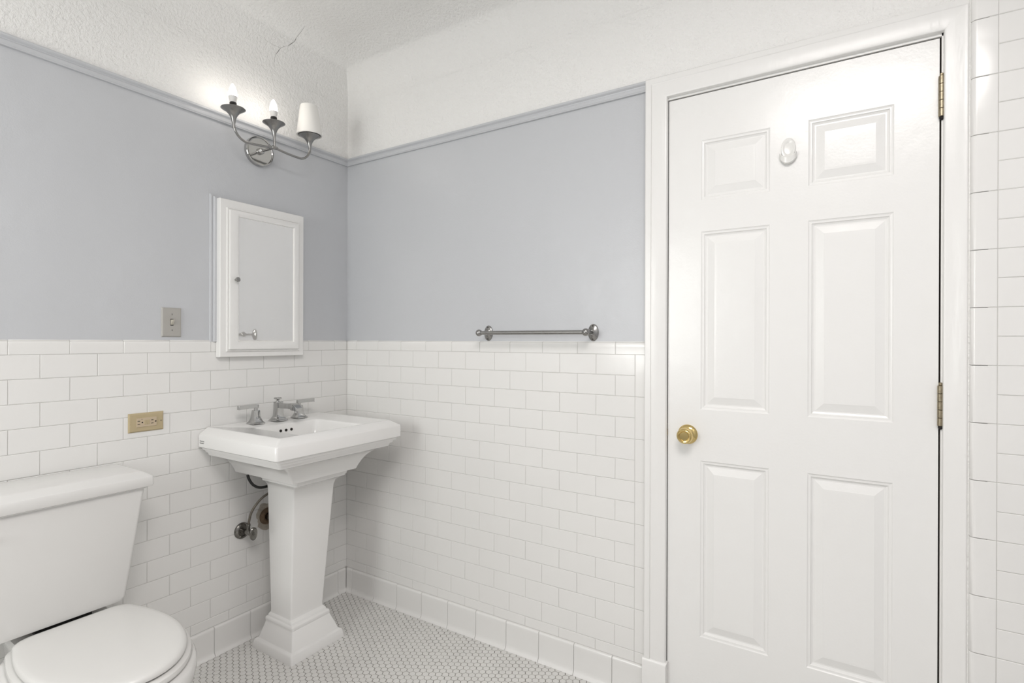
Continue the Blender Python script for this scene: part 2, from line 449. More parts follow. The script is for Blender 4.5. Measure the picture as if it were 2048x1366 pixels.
# slab: full grid of front quads minus the panel rectangles
def slab_front(b):
    colL = (1.764, 1.976); colR = (2.083, 2.299)
    zsL = sorted(set([0.012, DZ] + [z for p in panels for z in p[2:4]]))
    xs = [DX0, colL[0], colL[1], colR[0], colR[1], DX1]
    rows = [0.012, 0.280, 0.881, 1.055, 1.6615, 1.768, 1.972, DZ]
    for i in range(5):
        for j in range(7):
            if i in (1, 3) and j in (1, 3, 5): continue
            x0, x1, z0, z1 = xs[i], xs[i+1], rows[j], rows[j+1]
            b.add([(x0, YF, z0), (x1, YF, z0), (x1, YF, z1), (x0, YF, z1)], [(0, 1, 2, 3)])
    b.add([(DX0, YF, 0.012), (DX1, YF, 0.012), (DX1, YF, DZ), (DX0, YF, DZ), (DX0, YB, 0.012), (DX1, YB, 0.012), (DX1, YB, DZ), (DX0, YB, DZ)],
          [(0, 1, 5, 4), (1, 2, 6, 5), (2, 3, 7, 6), (3, 0, 4, 7), (4, 5, 6, 7)])
    return [(xs[i], xs[i+1], rows[j], rows[j+1]) for j in (5, 3, 1) for i in (1, 3)]
b = MB(); holes = slab_front(b)
me = b.mesh('slab'); me.materials.append(M['white_paint'])
slab = link('slab', me, door)
PPROF = [(0, 0), (0.003, 0.0022), (0.0065, 0.0030), (0.0095, 0.0030), (0.0120, 0.0062), (0.0165, 0.0085), (0.0205, 0.0085), (0.0225, 0.0078), (0.0420, 0.0022), (0.0435, 0.0016), (0.05, 0.0014)]
for x0, x1, z0, z1 in holes:
    b = MB()
    b.loft([[Vector((x0+i, YF+d, z0+i)), Vector((x1-i, YF+d, z0+i)), Vector((x1-i, YF+d, z1-i)), Vector((x0+i, YF+d, z1-i))] for i, d in PPROF], False, True)
    b.build('panel', 'white_paint', door)
# knob: rosette + knob
kn = MB().lathe([(0.0335, 0), (0.0335, 0.002), (0.031, 0.0055), (0.024, 0.010), (0.014, 0.013)], (1.722, YF, 0.967), '-y', 36).build('rosette', 'brass', door, smooth=35)
b = MB().lathe([(0.0125, 0.010), (0.0125, 0.022), (0.018, 0.026), (0.0245, 0.032), (0.0268, 0.040), (0.0262, 0.047), (0.0235, 0.0515), (0.0200, 0.0535), (0.0182, 0.0530), (0.0174, 0.0515), (0.0160, 0.0512), (0.0145, 0.0528), (0.006, 0.0532)], (1.722, YF, 0.967), '-y', 40)
b.build('knob', 'brass', door, smooth=35)
# hinges with knuckles
for zc in (1.966, 1.112):
    hg = MB().box((2.4005, 0.001, zc-0.056), (2.4035, 0.030, zc+0.056)).build('hinge', 'aged_brass', door, label='worn brass butt hinge on the right edge')
    for k in range(5):
        z0 = zc - 0.056 + 0.0224*k
        MB().lathe([(0.0058, 0), (0.0070, 0.0008), (0.0070, 0.0212), (0.0058, 0.0220)], (2.4045, -0.0075, z0), 'z', 16).build('knuckle', 'aged_brass', hg, smooth=35)
    MB().lathe([(0.0035, 0), (0.0046, 0.0015), (0.0046, 0.006), (0.002, 0.008)], (2.4045, -0.0075, zc+0.056), 'z', 12).build('pin', 'aged_brass', hg, smooth=35)
    MB().lathe([(0.002, -0.010), (0.0052, -0.006), (0.0052, 0.0)], (2.4045, -0.0075, zc-0.056), 'z', 12).build('pin', 'dark', hg, smooth=35)

cas = thing('trim_3', kind='structure', label='white painted door casing with plinth blocks')
CY = -0.020
# jambs, stop and rebate behind the leaf, gap shade put in as dark colour
b = MB()
b.box((1.630, -0.004, 0), (1.6492, 0.14, DZ+0.02)); b.box((2.4050, -0.004, 0), (2.425, 0.14, DZ+0.02)); b.box((1.630, -0.004, DZ+0.0035), (2.425, 0.14, DZ+0.02))
b.build('jamb', 'casing_paint', cas)
b = MB()
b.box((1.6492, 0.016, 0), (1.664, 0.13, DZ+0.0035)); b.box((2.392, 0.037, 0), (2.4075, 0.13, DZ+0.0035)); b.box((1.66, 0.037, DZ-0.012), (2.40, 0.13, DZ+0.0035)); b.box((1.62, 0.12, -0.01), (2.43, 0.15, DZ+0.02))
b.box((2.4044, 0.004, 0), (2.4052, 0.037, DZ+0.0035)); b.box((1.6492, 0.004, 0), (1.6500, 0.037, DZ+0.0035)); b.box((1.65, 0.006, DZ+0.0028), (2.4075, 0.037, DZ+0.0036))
b.build('door_stop', 'jamb_shade', cas)
def casing_prof(d):   # offset outward from opening, y
    return [(0.0, -0.002), (0.0, CY+0.006), (0.002, CY+0.002), (0.006, CY), (0.0515, CY), (0.0525, CY+0.0015), (0.0540, CY+0.0015), (0.0555, CY-0.002), (0.0735, CY-0.002), (0.0765, CY), (0.0770, CY+0.005), (0.0770, -0.001)]
OX0, OX1, OZ = 1.6518, 2.4085, DZ+0.011
pr = casing_prof(0)
b = MB().loft([[Vector((OX0 - u, y, z if z == 0 else z + u)) for u, y in pr] for z in (0, OZ)]); b.build('casing', 'casing_paint', cas, smooth=30)
prr = [(0.0, -0.002), (0.0, CY+0.006), (0.0015, CY+0.002), (0.005, CY), (0.042, CY-0.0005), (0.0455, CY-0.0018), (0.0490, CY-0.0018), (0.0515, CY), (0.0532, CY+0.004), (0.0540, CY+0.010), (0.0540, -0.002), (0.050, -0.001)]
b = MB().loft([[Vector((OX1 + u2, y2, z if z == 0 else z + u)) for (u, y), (u2, y2) in zip(pr, prr)] for z in (0, OZ)]); b.build('casing', 'casing_paint', cas, smooth=30)
b = MB().loft([[Vector((OX0 - u, y, OZ + u)) for u, y in pr], [Vector((OX1 + u2, y2, OZ + u)) for (u, y), (u2, y2) in zip(pr, prr)]]); b.build('head_casing', 'casing_paint', cas, smooth=30)
b = MB().loft([[Vector(q) for q in ((1.570, 0, z), (1.570, CY-0.006-dy, z), (1.655-dy*0.6, CY-0.006-dy, z), (1.655-dy*0.6, 0, z))] for z, dy in ((0, 0), (0.150, 0), (0.158, -0.002), (0.163, -0.006))])
b.build('plinth_block', 'casing_paint', cas, bevel=0.002)
MB().box((1.6490, -0.0055, 0.938), (1.6512, 0.010, 0.998)).build('strike_plate', 'aged_brass', cas)
MB().box((1.6505, -0.004, 0.958), (1.6540, 0.008, 0.980)).build('latch_bolt', 'aged_brass', door)

# white adhesive hook on the door
hk = thing('door_hook', 'small white oval adhesive hook on the upper middle of the door', 'hook'); HX, HZ = 2.028, 1.894
b = MB().lathe([(1.0, 0.0005), (1.0, 0.0035), (0.93, 0.0052), (0.66, 0.0045), (0.56, 0.0030), (0.52, 0.0028)], (HX, YF, HZ), '-y', 40, sx=0.0205, sy=0.0330)
b.build('back_plate', 'clear_plastic', hk, smooth=40)
b = MB(); rings = []
for k in range(13):
    t = (k-6)/6.0; a = t*1.12
    cx = HX + 0.027*math.sin(a); zc = HZ - 0.012 - 0.026*math.cos(a)**1.0 + 0.004*t*t; out = 0.016*math.cos(a*0.9)
    wdt = 0.0048 + 0.0055*math.cos(a)
    rings.append([Vector((cx, YF - 0.002 - out*0.9, zc + wdt)), Vector((cx, YF - 0.004 - out, zc + wdt*0.6)), Vector((cx, YF - 0.003 - out*0.9, zc - wdt)), Vector((cx, YF - 0.0015 - out*0.15, zc - wdt*1.15)), Vector((cx, YF - 0.001 - out*0.15, zc - wdt*0.55))])
b.loft(rings); b.build('hook_lip', 'clear_plastic', hk, smooth=50)

# ------------------------------------------------------------------ towel bar
tb = thing('towel_bar', 'brushed metal towel bar on the blue-grey wall beside the door', 'towel bar')
ZT = 1.320; YT = -0.066
def ellipse_pl(x):
    b = MB().lathe([(1.0, 0.0), (1.0, 0.003), (0.92, 0.0055), (0.70, 0.0078), (0.45, 0.011), (0.28, 0.016)], (x, -PX, ZT), '-y', 36, sx=0.0215, sy=0.0325)
    fl = b.build('flange', 'nickel', tb, smooth=40)
    for dz in (0.0245, -0.0245):
        MB().lathe([(0.0030, 0.0), (0.0030, 0.0070), (0.001, 0.0072)], (x, -PX-0.0005, ZT+dz), '-y', 12).build('screw', 'dark', fl)
    b = MB().lathe([(0.0070, 0.008), (0.0060, 0.020), (0.0055, 0.045), (0.0060, 0.060)], (x, -PX, ZT), '-y', 16)
    b.build('post', 'nickel', tb, smooth=40)
    prof = [(0.0145*math.sin(PI*k/14)+0.0001, -0.0145*math.cos(PI*k/14)) for k in range(15)]
    MB().lathe(prof, (x, YT, ZT), 'z', 24).build('ball_end', 'nickel', tb, smooth=40)
ellipse_pl(0.884); ellipse_pl(1.368)
MB().lathe([(0.0082, 0.0), (0.0082, 1.0)], (0, 0, 0), 'x', 20)
MB().tube([(0.893, YT, ZT), (1.357, YT, ZT)], 0.0080, 20).build('bar', 'nickel', tb, smooth=40)

# ------------------------------------------------------------------ medicine cabinet
mc = thing('medicine_cabinet', 'white framed medicine cabinet with mirror door above the sink', 'cabinet')
CY0, CY1, CZ0, CZ1 = -0.6765, -0.2830, 1.217, 1.8655
b = MB()   # painted casing on the wall
cp = [(-0.003, -0.7010), (0.0030, -0.7005), (0.0065, -0.6985), (0.0070, -0.6930), (0.0050, -0.6915), (0.0050, -0.6895), (0.0110, -0.6880), (0.0135, -0.6850), (0.0135, -0.6700), (-0.003, -0.6700)]
b.loft([[Vector((PX + x, y, z - (y + 0.7010)*0.7 if z > 1.5 else z)) for x, y in cp] for z in (1.280, CZ1+0.016)])
b.build('wall_casing', 'paint', mc, smooth=35)
b = MB(); XF = 0.030
def frame_ring(b, y0, y1, z0, z1, w, xa, xb):
    b.box((xa, y0, z0), (xb, y0+w, z1)); b.box((xa, y1-w, z0), (xb, y1, z1)); b.box((xa, y0+w, z0), (xb, y1-w, z0+w)); b.box((xa, y0+w, z1-w), (xb, y1-w, z1))
b.loft([[Vector((x, y, z)) for y, z in ((CY0+i, CZ0+i), (CY1-i, CZ0+i), (CY1-i, CZ1-i), (CY0+i, CZ1-i))] for x, i in ((0.002, 0.0), (XF-0.002, 0), (XF, 0.002), (XF, 0.0345), (XF-0.012, 0.0346))], True, False)
b.build('frame', 'casing_paint', mc)
DY0, DY1, DZ0, DZ1 = -0.6510, -0.3080, 1.239, 1.8320
MY0, MY1, MZ0, MZ1 = -0.6020, -0.3430, 1.283, 1.7990
b = MB()
b.loft([[Vector((x, y, z)) for y, z in ((a, c_), (b2, c_), (b2, d_), (a, d_))] for x, a, b2, c_, d_ in (
    (0.020, DY0, DY1, DZ0, DZ1), (0.034, DY0, DY1, DZ0, DZ1), (0.036, DY0+0.002, DY1-0.002, DZ0+0.002, DZ1-0.002), (0.036, DY0+0.004, DY1-0.004, DZ0+0.004, DZ1-0.004),
    (0.034, DY0+0.005, DY1-0.005, DZ0+0.005, DZ1-0.005), (0.034, DY0+0.008, DY1-0.008, DZ0+0.008, DZ1-0.008), (0.043, DY0+0.010, DY1-0.010, DZ0+0.010, DZ1-0.010), (0.044, DY0+0.014, DY1-0.014, DZ0+0.014, DZ1-0.014),
    (0.043, MY0-0.006, MY1+0.006, MZ0-0.006, MZ1+0.006), (0.041, MY0-0.002, MY1+0.002, MZ0-0.002, MZ1+0.002), (0.033, MY0, MY1, MZ0, MZ1))], True, False)
mdoor = b.build('door', 'casing_paint', mc, smooth=25)
MB().box((0.0325, MY0-0.004, MZ0-0.004), (0.0358, MY1+0.004, MZ1+0.004)).build('mirror', 'mirror', mdoor)
MB().lathe([(0.0045, 0), (0.0045, 0.008), (0.0075, 0.011), (0.0098, 0.016), (0.0095, 0.020), (0.0070, 0.0225), (0.004, 0.022)], (0.0435, -0.619, 1.5365), 'x', 24).build('knob', 'nickel', mdoor, smooth=40)

# ------------------------------------------------------------------ wall sconce
sc = thing('wall_sconce', 'three-arm metal wall sconce with two lit candle bulbs and one white shade', 'wall lamp')
SY, SZ, SX = -0.490, 2.112, 0.112
b = MB().lathe([(0.0640, 0.0), (0.0640, 0.016), (0.0625, 0.0185), (0.0590, 0.0190), (0.0560, 0.0175), (0.0545, 0.0165), (0.001, 0.0165)], (PX, SY, SZ), 'x', 56)
b.build('back_plate', 'nickel_polished', sc, smooth=30)
b = MB().lathe([(0.0135*math.sin(PI*k/12)+0.0002, 0.024-0.0135*math.cos(PI*k/12)) for k in range(13)], (PX, SY, SZ), 'x', 24)
b.build('collar', 'nickel_polished', sc, smooth=50)
MB().tube([(PX+0.015, SY, SZ), (SX, SY, SZ-0.003)], 0.0052, 14).build('stem', 'nickel', sc, smooth=50)
MB().tube([(SX, SY-0.013, SZ-0.0035), (SX, SY-0.010, SZ-0.003), (SX, SY+0.010, SZ-0.003), (SX, SY+0.013, SZ-0.0035)], [0.005, 0.0075, 0.0075, 0.005], 16).build('hub', 'nickel', sc, smooth=50)
ZRIM = 2.213; AR = 0.178
for sgn in (-1, 1):
    pts = [(SX, SY, SZ-0.003)] + [(SX, SY + sgn*AR*t, SZ - 0.003 - 0.012*math.sin(t*PI*0.75)) for t in (0.15, 0.3, 0.45, 0.58, 0.68)]
    y_end = SY + sgn*AR; zb = SZ - 0.003 - 0.012*math.sin(0.68*PI*0.75)
    ry = AR*0.32; rz = 0.060
    for k in range(1, 9):
        a = PI/2*k/8; pts.append((SX, SY + sgn*(AR*0.68 + ry*math.sin(a)), zb - 0.001 + rz*(1-math.cos(a))))
    pts.append((SX, y_end, zb + rz + 0.012))
    MB().tube(pts, 0.0048, 14).build('arm', 'nickel', sc, smooth=50)
MB().tube([(SX, SY, SZ), (SX, SY, ZRIM-0.045)], 0.0048, 14).build('arm', 'nickel', sc, smooth=50)
for k, dy in enumerate((-AR, 0, AR)):
    c0 = (SX, SY+dy, ZRIM)
    b = MB().lathe([(0.0048, -0.076), (0.0060, -0.058), (0.0085, -0.043), (0.0125, -0.031), (0.0190, -0.0200), (0.0280, -0.0110), (0.0385, -0.0045), (0.0452, 0.0), (0.0448, 0.0016), (0.036, 0.0005), (0.014, -0.001), (0.013, 0.004)], c0, 'z', 40)
    b.build('cup', 'nickel', sc, smooth=50)
    if k < 2:
        MB().lathe([(0.0120, -0.002), (0.0130, 0.005), (0.0130, 0.0235), (0.0110, 0.026)], c0, 'z', 24).build('socket', 'socket_black', sc, smooth=40)
        bulb = MB().lathe([(0.0112, 0.0255), (0.0132, 0.033), (0.0153, 0.043), (0.0161, 0.0495)], c0, 'z', 28, True, True).build('bulb', 'bulb_base', sc, smooth=40)
        MB().lathe([(0.0161, 0.0500), (0.0163, 0.055), (0.0157, 0.062), (0.0141, 0.071), (0.0114, 0.081), (0.0080, 0.0895), (0.0047, 0.0955), (0.0020, 0.0990), (0.0004, 0.100)], c0, 'z', 28).build('bulb_glass', 'bulb', bulb, smooth=60)
    else:
        MB().lathe([(0.0145, 0.002), (0.0145, 0.02)], c0, 'z', 20).build('socket', 'socket_black', sc)
        b = MB().lathe([(0.0490, 0.002), (0.0530, 0.0), (0.0552, 0.002), (0.0550, 0.006), (0.0375, 0.131), (0.0365, 0.133), (0.0350, 0.1315), (0.0490, 0.008)], c0, 'z', 48, False, False)
        b.build('shade', 'shade', sc, smooth=50)

sc.matrix_world = Matrix.Translation((0, SY, SZ)) @ Matrix.Rotation(math.radians(1.8), 4, 'X') @ Matrix.Translation((0, -SY, -SZ))

# ------------------------------------------------------------------ switch and outlet
sw = thing('light_switch', 'grey toggle light switch plate on the blue-grey wall left of the cabinet', 'light switch')
SWY, SWZ = -0.844, 1.354
def plate(b, y0, y1, z0, z1, xa, t, r=0.004):
    b.loft([[Vector((xa+h, y, z)) for y, z in ((y0+i, z0+i), (y1-i, z0+i), (y1-i, z1-i), (y0+i, z1-i))] for h, i in ((0, 0), (t*0.35, 0), (t*0.8, r*0.5), (t, r))])
b = MB(); plate(b, SWY-0.035, SWY+0.035, SWZ-0.0555, SWZ+0.0555, PX, 0.0065); b.build('plate', 'plate', sw)
MB().box((PX+0.0055, SWY-0.0055, SWZ-0.0125), (PX+0.0070, SWY+0.0055, SWZ+0.0125)).build('slot', 'dark', sw)
b = MB().loft([[Vector((PX+0.004+d, SWY+sy*wd, SWZ+z)) for sy, z in ((-1, z0), (1, z0), (1, z1), (-1, z1))] for d, wd, z0, z1 in ((0.0, 0.0046, -0.0105, 0.0105), (0.004, 0.0044, -0.0095, 0.0098), (0.014, 0.0038, 0.0030, 0.0100), (0.0155, 0.003, 0.0045, 0.0095))])
b.build('toggle', 'toggle', sw)
for dz in (-0.0302, 0.0302):
    s0 = MB().lathe([(0.0034, 0), (0.0034, 0.0008), (0.0022, 0.0012)], (PX+0.0063, SWY, SWZ+dz), 'x', 14).build('screw', 'plate', sw, smooth=40)
    MB().box((PX+0.0072, SWY-0.0005, SWZ+dz-0.0030), (PX+0.0078, SWY+0.0009, SWZ+dz+0.0030)).build('screw_slot', 'dark', s0)
ou = thing('wall_outlet', 'beige outlet plate with two receptacles on the white tile', 'outlet')
OY, OZ_ = -0.932, 0.985
b = MB(); plate(b, OY-0.0582, OY+0.0582, OZ_-0.0345, OZ_+0.0345, -0.0008, 0.0068, 0.005); b.build('plate', 'beige', ou)
b = MB(); plate(b, OY-0.0333, OY+0.0333, OZ_-0.0165, OZ_+0.0165, 0.0052, 0.0028, 0.001); face = b.build('receptacle_face', 'beige_face', ou)
X1 = 0.0079
for dy in (-0.0222, 0.0222):
    for dz in (0.0058, -0.0058):
        MB().box((X1-0.001, OY+dy-0.0082, OZ_+dz-0.0011), (X1+0.0003, OY+dy-0.0004, OZ_+dz+0.0011)).build('slot', 'dark', face)
    MB().lathe([(0.0026, -0.001), (0.0026, 0.0003)], (X1, OY+dy+0.0072, OZ_), 'x', 14).build('ground_hole', 'dark', face)
for dy in (-0.0048, 0.0048):
    b = MB(); plate(b, OY+dy-0.0043, OY+dy+0.0043, OZ_-0.0085, OZ_+0.0085, X1-0.001, 0.0022, 0.0008); b.build('button', 'beige', face)
MB().lathe([(0.0012, -0.001), (0.0012, 0.0004)], (X1, OY-0.0165, OZ_+0.0115), 'x', 10).build('indicator', 'dark', face)
MB().lathe([(0.0028, 0), (0.0024, 0.0012)], (0.0058, OY-0.0484, OZ_), 'x', 12).build('screw', 'beige', ou)
MB().lathe([(0.0028, 0), (0.0024, 0.0012)], (0.0058, OY+0.0484, OZ_), 'x', 12).build('screw', 'aged_brass', ou)

# ------------------------------------------------------------------ pedestal sink
sk = thing('pedestal_sink', 'white porcelain pedestal sink in the corner', 'sink')
SC = -0.440
def sring(x0, x1, h, z, r, cy=SC): return rrect(x0, x1, cy-h, cy+h, z, r)
outer = [(0.004, 0.360, 0.135, 0.733, 0.010), (0.004, 0.392, 0.160, 0.735, 0.010), (0.004, 0.396, 0.166, 0.748, 0.010), (0.004, 0.406, 0.180, 0.772, 0.010), (0.004, 0.418, 0.197, 0.792, 0.010), (0.004, 0.434, 0.220, 0.808, 0.010),
         (0.004, 0.452, 0.246, 0.818, 0.010), (0.004, 0.468, 0.264, 0.822, 0.010), (0.004, 0.476, 0.270, 0.824, 0.010), (0.004, 0.480, 0.274, 0.836, 0.010), (0.004, 0.488, 0.282, 0.838, 0.010), (0.004, 0.491, 0.286, 0.848, 0.010),
         (0.004, 0.498, 0.294, 0.850, 0.010), (0.004, 0.500, 0.297, 0.859, 0.010), (0.002, 0.507, 0.305, 0.861, 0.010), (0.002, 0.510, 0.308, 0.864, 0.010), (0.002, 0.510, 0.308, 0.908, 0.010), (0.002, 0.508, 0.306, 0.913, 0.010),
         (0.002, 0.480, 0.275, 0.9345, 0.010), (0.002, 0.475, 0.270, 0.9362, 0.010), (0.004, 0.470, 0.265, 0.9362, 0.010), (0.008, 0.466, 0.260, 0.9345, 0.012), (0.125, 0.447, 0.163, 0.9290, 0.018), (0.132, 0.442, 0.157, 0.9265, 0.020),
         (0.136, 0.438, 0.152, 0.9180, 0.022), (0.142, 0.430, 0.143, 0.870, 0.030), (0.158, 0.412, 0.127, 0.830, 0.040), (0.200, 0.370, 0.088, 0.812, 0.05)]
b = MB().loft([sring(*q) for q in outer], True, True)
basin = b.build('basin', 'porcelain', sk, smooth=32)
for yy in (-0.475, -0.449, -0.423):
    MB().lathe([(0.0060, 0.0), (0.0060, 0.003), (0.0052, 0.0034)], (0.1370, yy, 0.8995), 'x', 20).build('overflow_hole', 'dark', basin)
MB().lathe([(0.020, 0), (0.022, 0.002), (0.016, 0.0035), (0.004, 0.003)], (0.285, SC, 0.812), 'z', 24).build('drain', 'chrome', basin, smooth=40)
# printed maker's lettering on the left side of the rim
for i, tx in enumerate(('American', 'Standard')):
    cu = bpy.data.curves.new('lettering', 'FONT'); cu.body = tx; cu.size = 0.0082; cu.extrude = 0.0001
    to = bpy.data.objects.new('lettering_tmp', cu); COL.objects.link(to)
    dg = bpy.context.evaluated_depsgraph_get()
    tme = bpy.data.meshes.new_from_object(to.evaluated_get(dg))
    bpy.data.objects.remove(to)
    tme.materials.clear(); tme.materials.append(M['print'])
    lo = bpy.data.objects.new('lettering', tme); COL.objects.link(lo); lo.parent = basin
    lo.location = (0.018, SC-0.3083, 0.8855 - 0.0078*i); lo.rotation_euler = (PI/2, 0, 0)
PC = -0.431
ped = [(0.074, 0.337, 0.1320, 0.0, 0.006), (0.074, 0.337, 0.1320, 0.004, 0.006), (0.078, 0.332, 0.1285, 0.028, 0.006), (0.081, 0.329, 0.1255, 0.034, 0.006), (0.089, 0.322, 0.1190, 0.038, 0.006), (0.093, 0.318, 0.1155, 0.040, 0.006),
       (0.096, 0.314, 0.1120, 0.050, 0.006), (0.101, 0.306, 0.1055, 0.070, 0.006), (0.105, 0.298, 0.0985, 0.088, 0.006), (0.107, 0.293, 0.0945, 0.100, 0.006), (0.108, 0.290, 0.0930, 0.106, 0.006), (0.106, 0.291, 0.0935, 0.109, 0.006), (0.105, 0.289, 0.0930, 0.118, 0.006),
       (0.108, 0.285, 0.0905, 0.122, 0.006), (0.113, 0.277, 0.0865, 0.124, 0.006), (0.114, 0.274, 0.0855, 0.131, 0.006), (0.117, 0.268, 0.0830, 0.135, 0.006), (0.121, 0.262, 0.0795, 0.139, 0.006), (0.122, 0.260, 0.0785, 0.150, 0.006),
       (0.130, 0.303, 0.0990, 0.640, 0.006), (0.131, 0.306, 0.1005, 0.668, 0.006), (0.131, 0.313, 0.1040, 0.685, 0.006), (0.130, 0.327, 0.1110, 0.697, 0.006), (0.128, 0.342, 0.1190, 0.703, 0.006), (0.127, 0.350, 0.1235, 0.706, 0.006), (0.127, 0.352, 0.1245, 0.714, 0.006), (0.126, 0.357, 0.1275, 0.716, 0.006), (0.126, 0.358, 0.1280, 0.732, 0.006)]
b = MB().loft([sring(*q, cy=PC) for q in ped], True, True)
b.build('pedestal', 'porcelain', sk, smooth=32)

# ------------------------------------------------------------------ faucet
fa = thing('faucet', 'chrome widespread faucet with two lever handles on the sink deck', 'faucet')
FX, FY, FZ = 0.066, -0.437, 0.9338
def sq(cx, cy, h, z, hx=None): 
    hx = hx or h
    return rrect(cx-hx, cx+hx, cy-h, cy+h, z, 0.0015, 2)
flare = [(0.0290, 0.0), (0.0290, 0.004), (0.0275, 0.0055), (0.0240, 0.0075), (0.0235, 0.0105), (0.0200, 0.0140), (0.0175, 0.0200), (0.0162, 0.030), (0.0150, 0.050), (0.0145, 0.0815), (0.0130, 0.0830)]
b = MB().loft([sq(FX, FY, h, FZ+z) for h, z in flare]); b.build('spout_body', 'chrome', fa, smooth=25)
def vring(x, y0, y1, z0, z1): return [Vector((x, y0, z0)), Vector((x, y1, z0)), Vector((x, y1, z1)), Vector((x, y0, z1))]
b = MB().loft([vring(FX+0.005, FY-0.0115, FY+0.0115, FZ+0.056, FZ+0.079), vring(FX+0.080, FY-0.0110, FY+0.0110, FZ+0.058, FZ+0.080), vring(FX+0.098, FY-0.0110, FY+0.0110, FZ+0.057, FZ+0.081),
               vring(FX+0.104, FY-0.0150, FY+0.0150, FZ+0.054, FZ+0.083), vring(FX+0.128, FY-0.0155, FY+0.0155, FZ+0.052, FZ+0.076), vring(FX+0.145, FY-0.0150, FY+0.0150, FZ+0.050, FZ+0.064)])
b.build('spout', 'chrome', fa, bevel=0.0012)
MB().lathe([(0.0105, -0.006), (0.0105, 0.004), (0.009, 0.005)], (FX+0.128, FY, FZ+0.049), 'z', 20).build('aerator', 'chrome', fa, smooth=40)
b = MB().lathe([(0.0085, 0.083), (0.0085, 0.0865), (0.0035, 0.088), (0.0035, 0.0925)], (FX-0.004, FY, FZ), 'z', 16); b.build('lift_rod', 'chrome', fa, smooth=40)
b = MB().loft([sq(FX-0.004, FY, h, FZ+z) for h, z in ((0.0070, 0.0915), (0.0120, 0.0950), (0.0120, 0.0995), (0.0095, 0.1015))]); b.build('lift_knob', 'chrome', fa, smooth=25)
hf = [(0.0265, 0.0), (0.0265, 0.004), (0.0250, 0.0055), (0.0220, 0.0075), (0.0190, 0.0130), (0.0160, 0.022), (0.0140, 0.034), (0.0128, 0.048), (0.0118, 0.056), (0.0105, 0.0575)]
for sgn in (-1, 1):
    hy = FY + sgn*0.1055
    hd = MB().loft([sq(FX, hy, h, FZ+z) for h, z in hf]).build('handle', 'chrome', fa, smooth=25)
    MB().box((FX-0.006, hy-0.006, FZ+0.056), (FX+0.006, hy+0.006, FZ+0.072)).build('neck', 'chrome', hd, bevel=0.001)
    def yr(y, hx, z0, z1): return [Vector((FX-hx, y, FZ+z0)), Vector((FX+hx, y, FZ+z0)), Vector((FX+hx, y, FZ+z1)), Vector((FX-hx, y, FZ+z1))]
    MB().loft([yr(hy - sgn*0.010, 0.0070, 0.064, 0.0800), yr(hy + sgn*0.010, 0.0068, 0.067, 0.0805), yr(hy + sgn*0.070, 0.0072, 0.066, 0.0810), yr(hy + sgn*0.078, 0.0075, 0.065, 0.0815)]).build('lever', 'chrome', hd, bevel=0.0010)

# ------------------------------------------------------------------ plumbing under the sink
vv = thing('supply_valve', 'tarnished chrome shut-off valve with oval handle under the sink', 'valve')
VY, VZ = -0.5630, 0.474
MB().lathe([(0.0345, 0.0), (0.0340, 0.004), (0.0300, 0.0085), (0.0225, 0.0105), (0.0215, 0.0060), (0.0115, 0.0055), (0.0110, 0.012)], (0.0, VY, VZ), 'x', 36).build('escutcheon', 'old_chrome', vv, smooth=40)
MB().lathe([(0.0080, 0.004), (0.0080, 0.034), (0.0105, 0.036), (0.0105, 0.058), (0.0075, 0.060), (0.0040, 0.062), (0.0040, 0.078)], (0.0, VY, VZ), 'x', 20).build('body', 'old_chrome', vv, smooth=40)
MB().lathe([(0.0072, 0.008), (0.0072, 0.026), (0.0085, 0.027), (0.0085, 0.036), (0.0055, 0.038)], (0.047, VY, VZ), 'z', 18).build('outlet_nut', 'old_chrome', vv, smooth=40)
MB().lathe([(0.30, 0.072), (0.90, 0.073), (1.0, 0.076), (1.0, 0.081), (0.88, 0.0835), (0.25, 0.082), (0.20, 0.0845), (0.05, 0.085)], (0.0, VY+0.003, VZ), 'x', 32, sx=0.0170, sy=0.0270).build('handle', 'old_chrome', vv, smooth=40)
def smooth_path(pts, n=6):
    P_ = [Vector(p) for p in pts]; out = []
    for i in range(len(P_)-1):
        p0, p1, p2, p3 = P_[max(i-1, 0)], P_[i], P_[i+1], P_[min(i+2, len(P_)-1)]
        for k in range(n):
            t = k/n
            out.append(0.5*((2*p1) + (p2-p0)*t + (2*p0-5*p1+4*p2-p3)*t*t + (3*p1-p0-3*p2+p3)*t**3))
    out.append(P_[-1]); return out
MB().tube(smooth_path([(0.047, VY, VZ+0.03), (0.048, -0.559, 0.528), (0.050, -0.551, 0.557), (0.055, -0.531, 0.588), (0.062, -0.508, 0.611), (0.072, -0.478, 0.632), (0.080, -0.455, 0.675), (0.080, -0.450, 0.728)]), 0.0050, 12).build('supply_hose', 'braid', vv, smooth=60)
bh = MB().tube(smooth_path([(0.096, -0.597, 0.732), (0.099, -0.592, 0.712), (0.100, -0.575, 0.686), (0.103, -0.550, 0.670), (0.108, -0.520, 0.668), (0.114, -0.480, 0.676), (0.116, -0.44, 0.70)]), 0.0055, 12)
bh.build('drain_hose', 'black', None, smooth=60, label='black rubber hose looping under the sink basin behind the pedestal', cat='hose')
dp = thing('drain_pipe', 'rusty drain flange on the tile behind the pedestal', 'pipe')
MB().lathe([(0.0370, 0.0), (0.0360, 0.006), (0.030, 0.012), (0.022, 0.015), (0.020, 0.012)], (0.0, -0.447, 0.505), 'x', 30).build('flange', 'rust', dp, smooth=40)
MB().lathe([(0.017, 0.008), (0.017, 0.10)], (0.0, -0.447, 0.505), 'x', 24).build('pipe', 'old_chrome', dp, smooth=40)
b = MB(); ring1 = []; ring2 = []
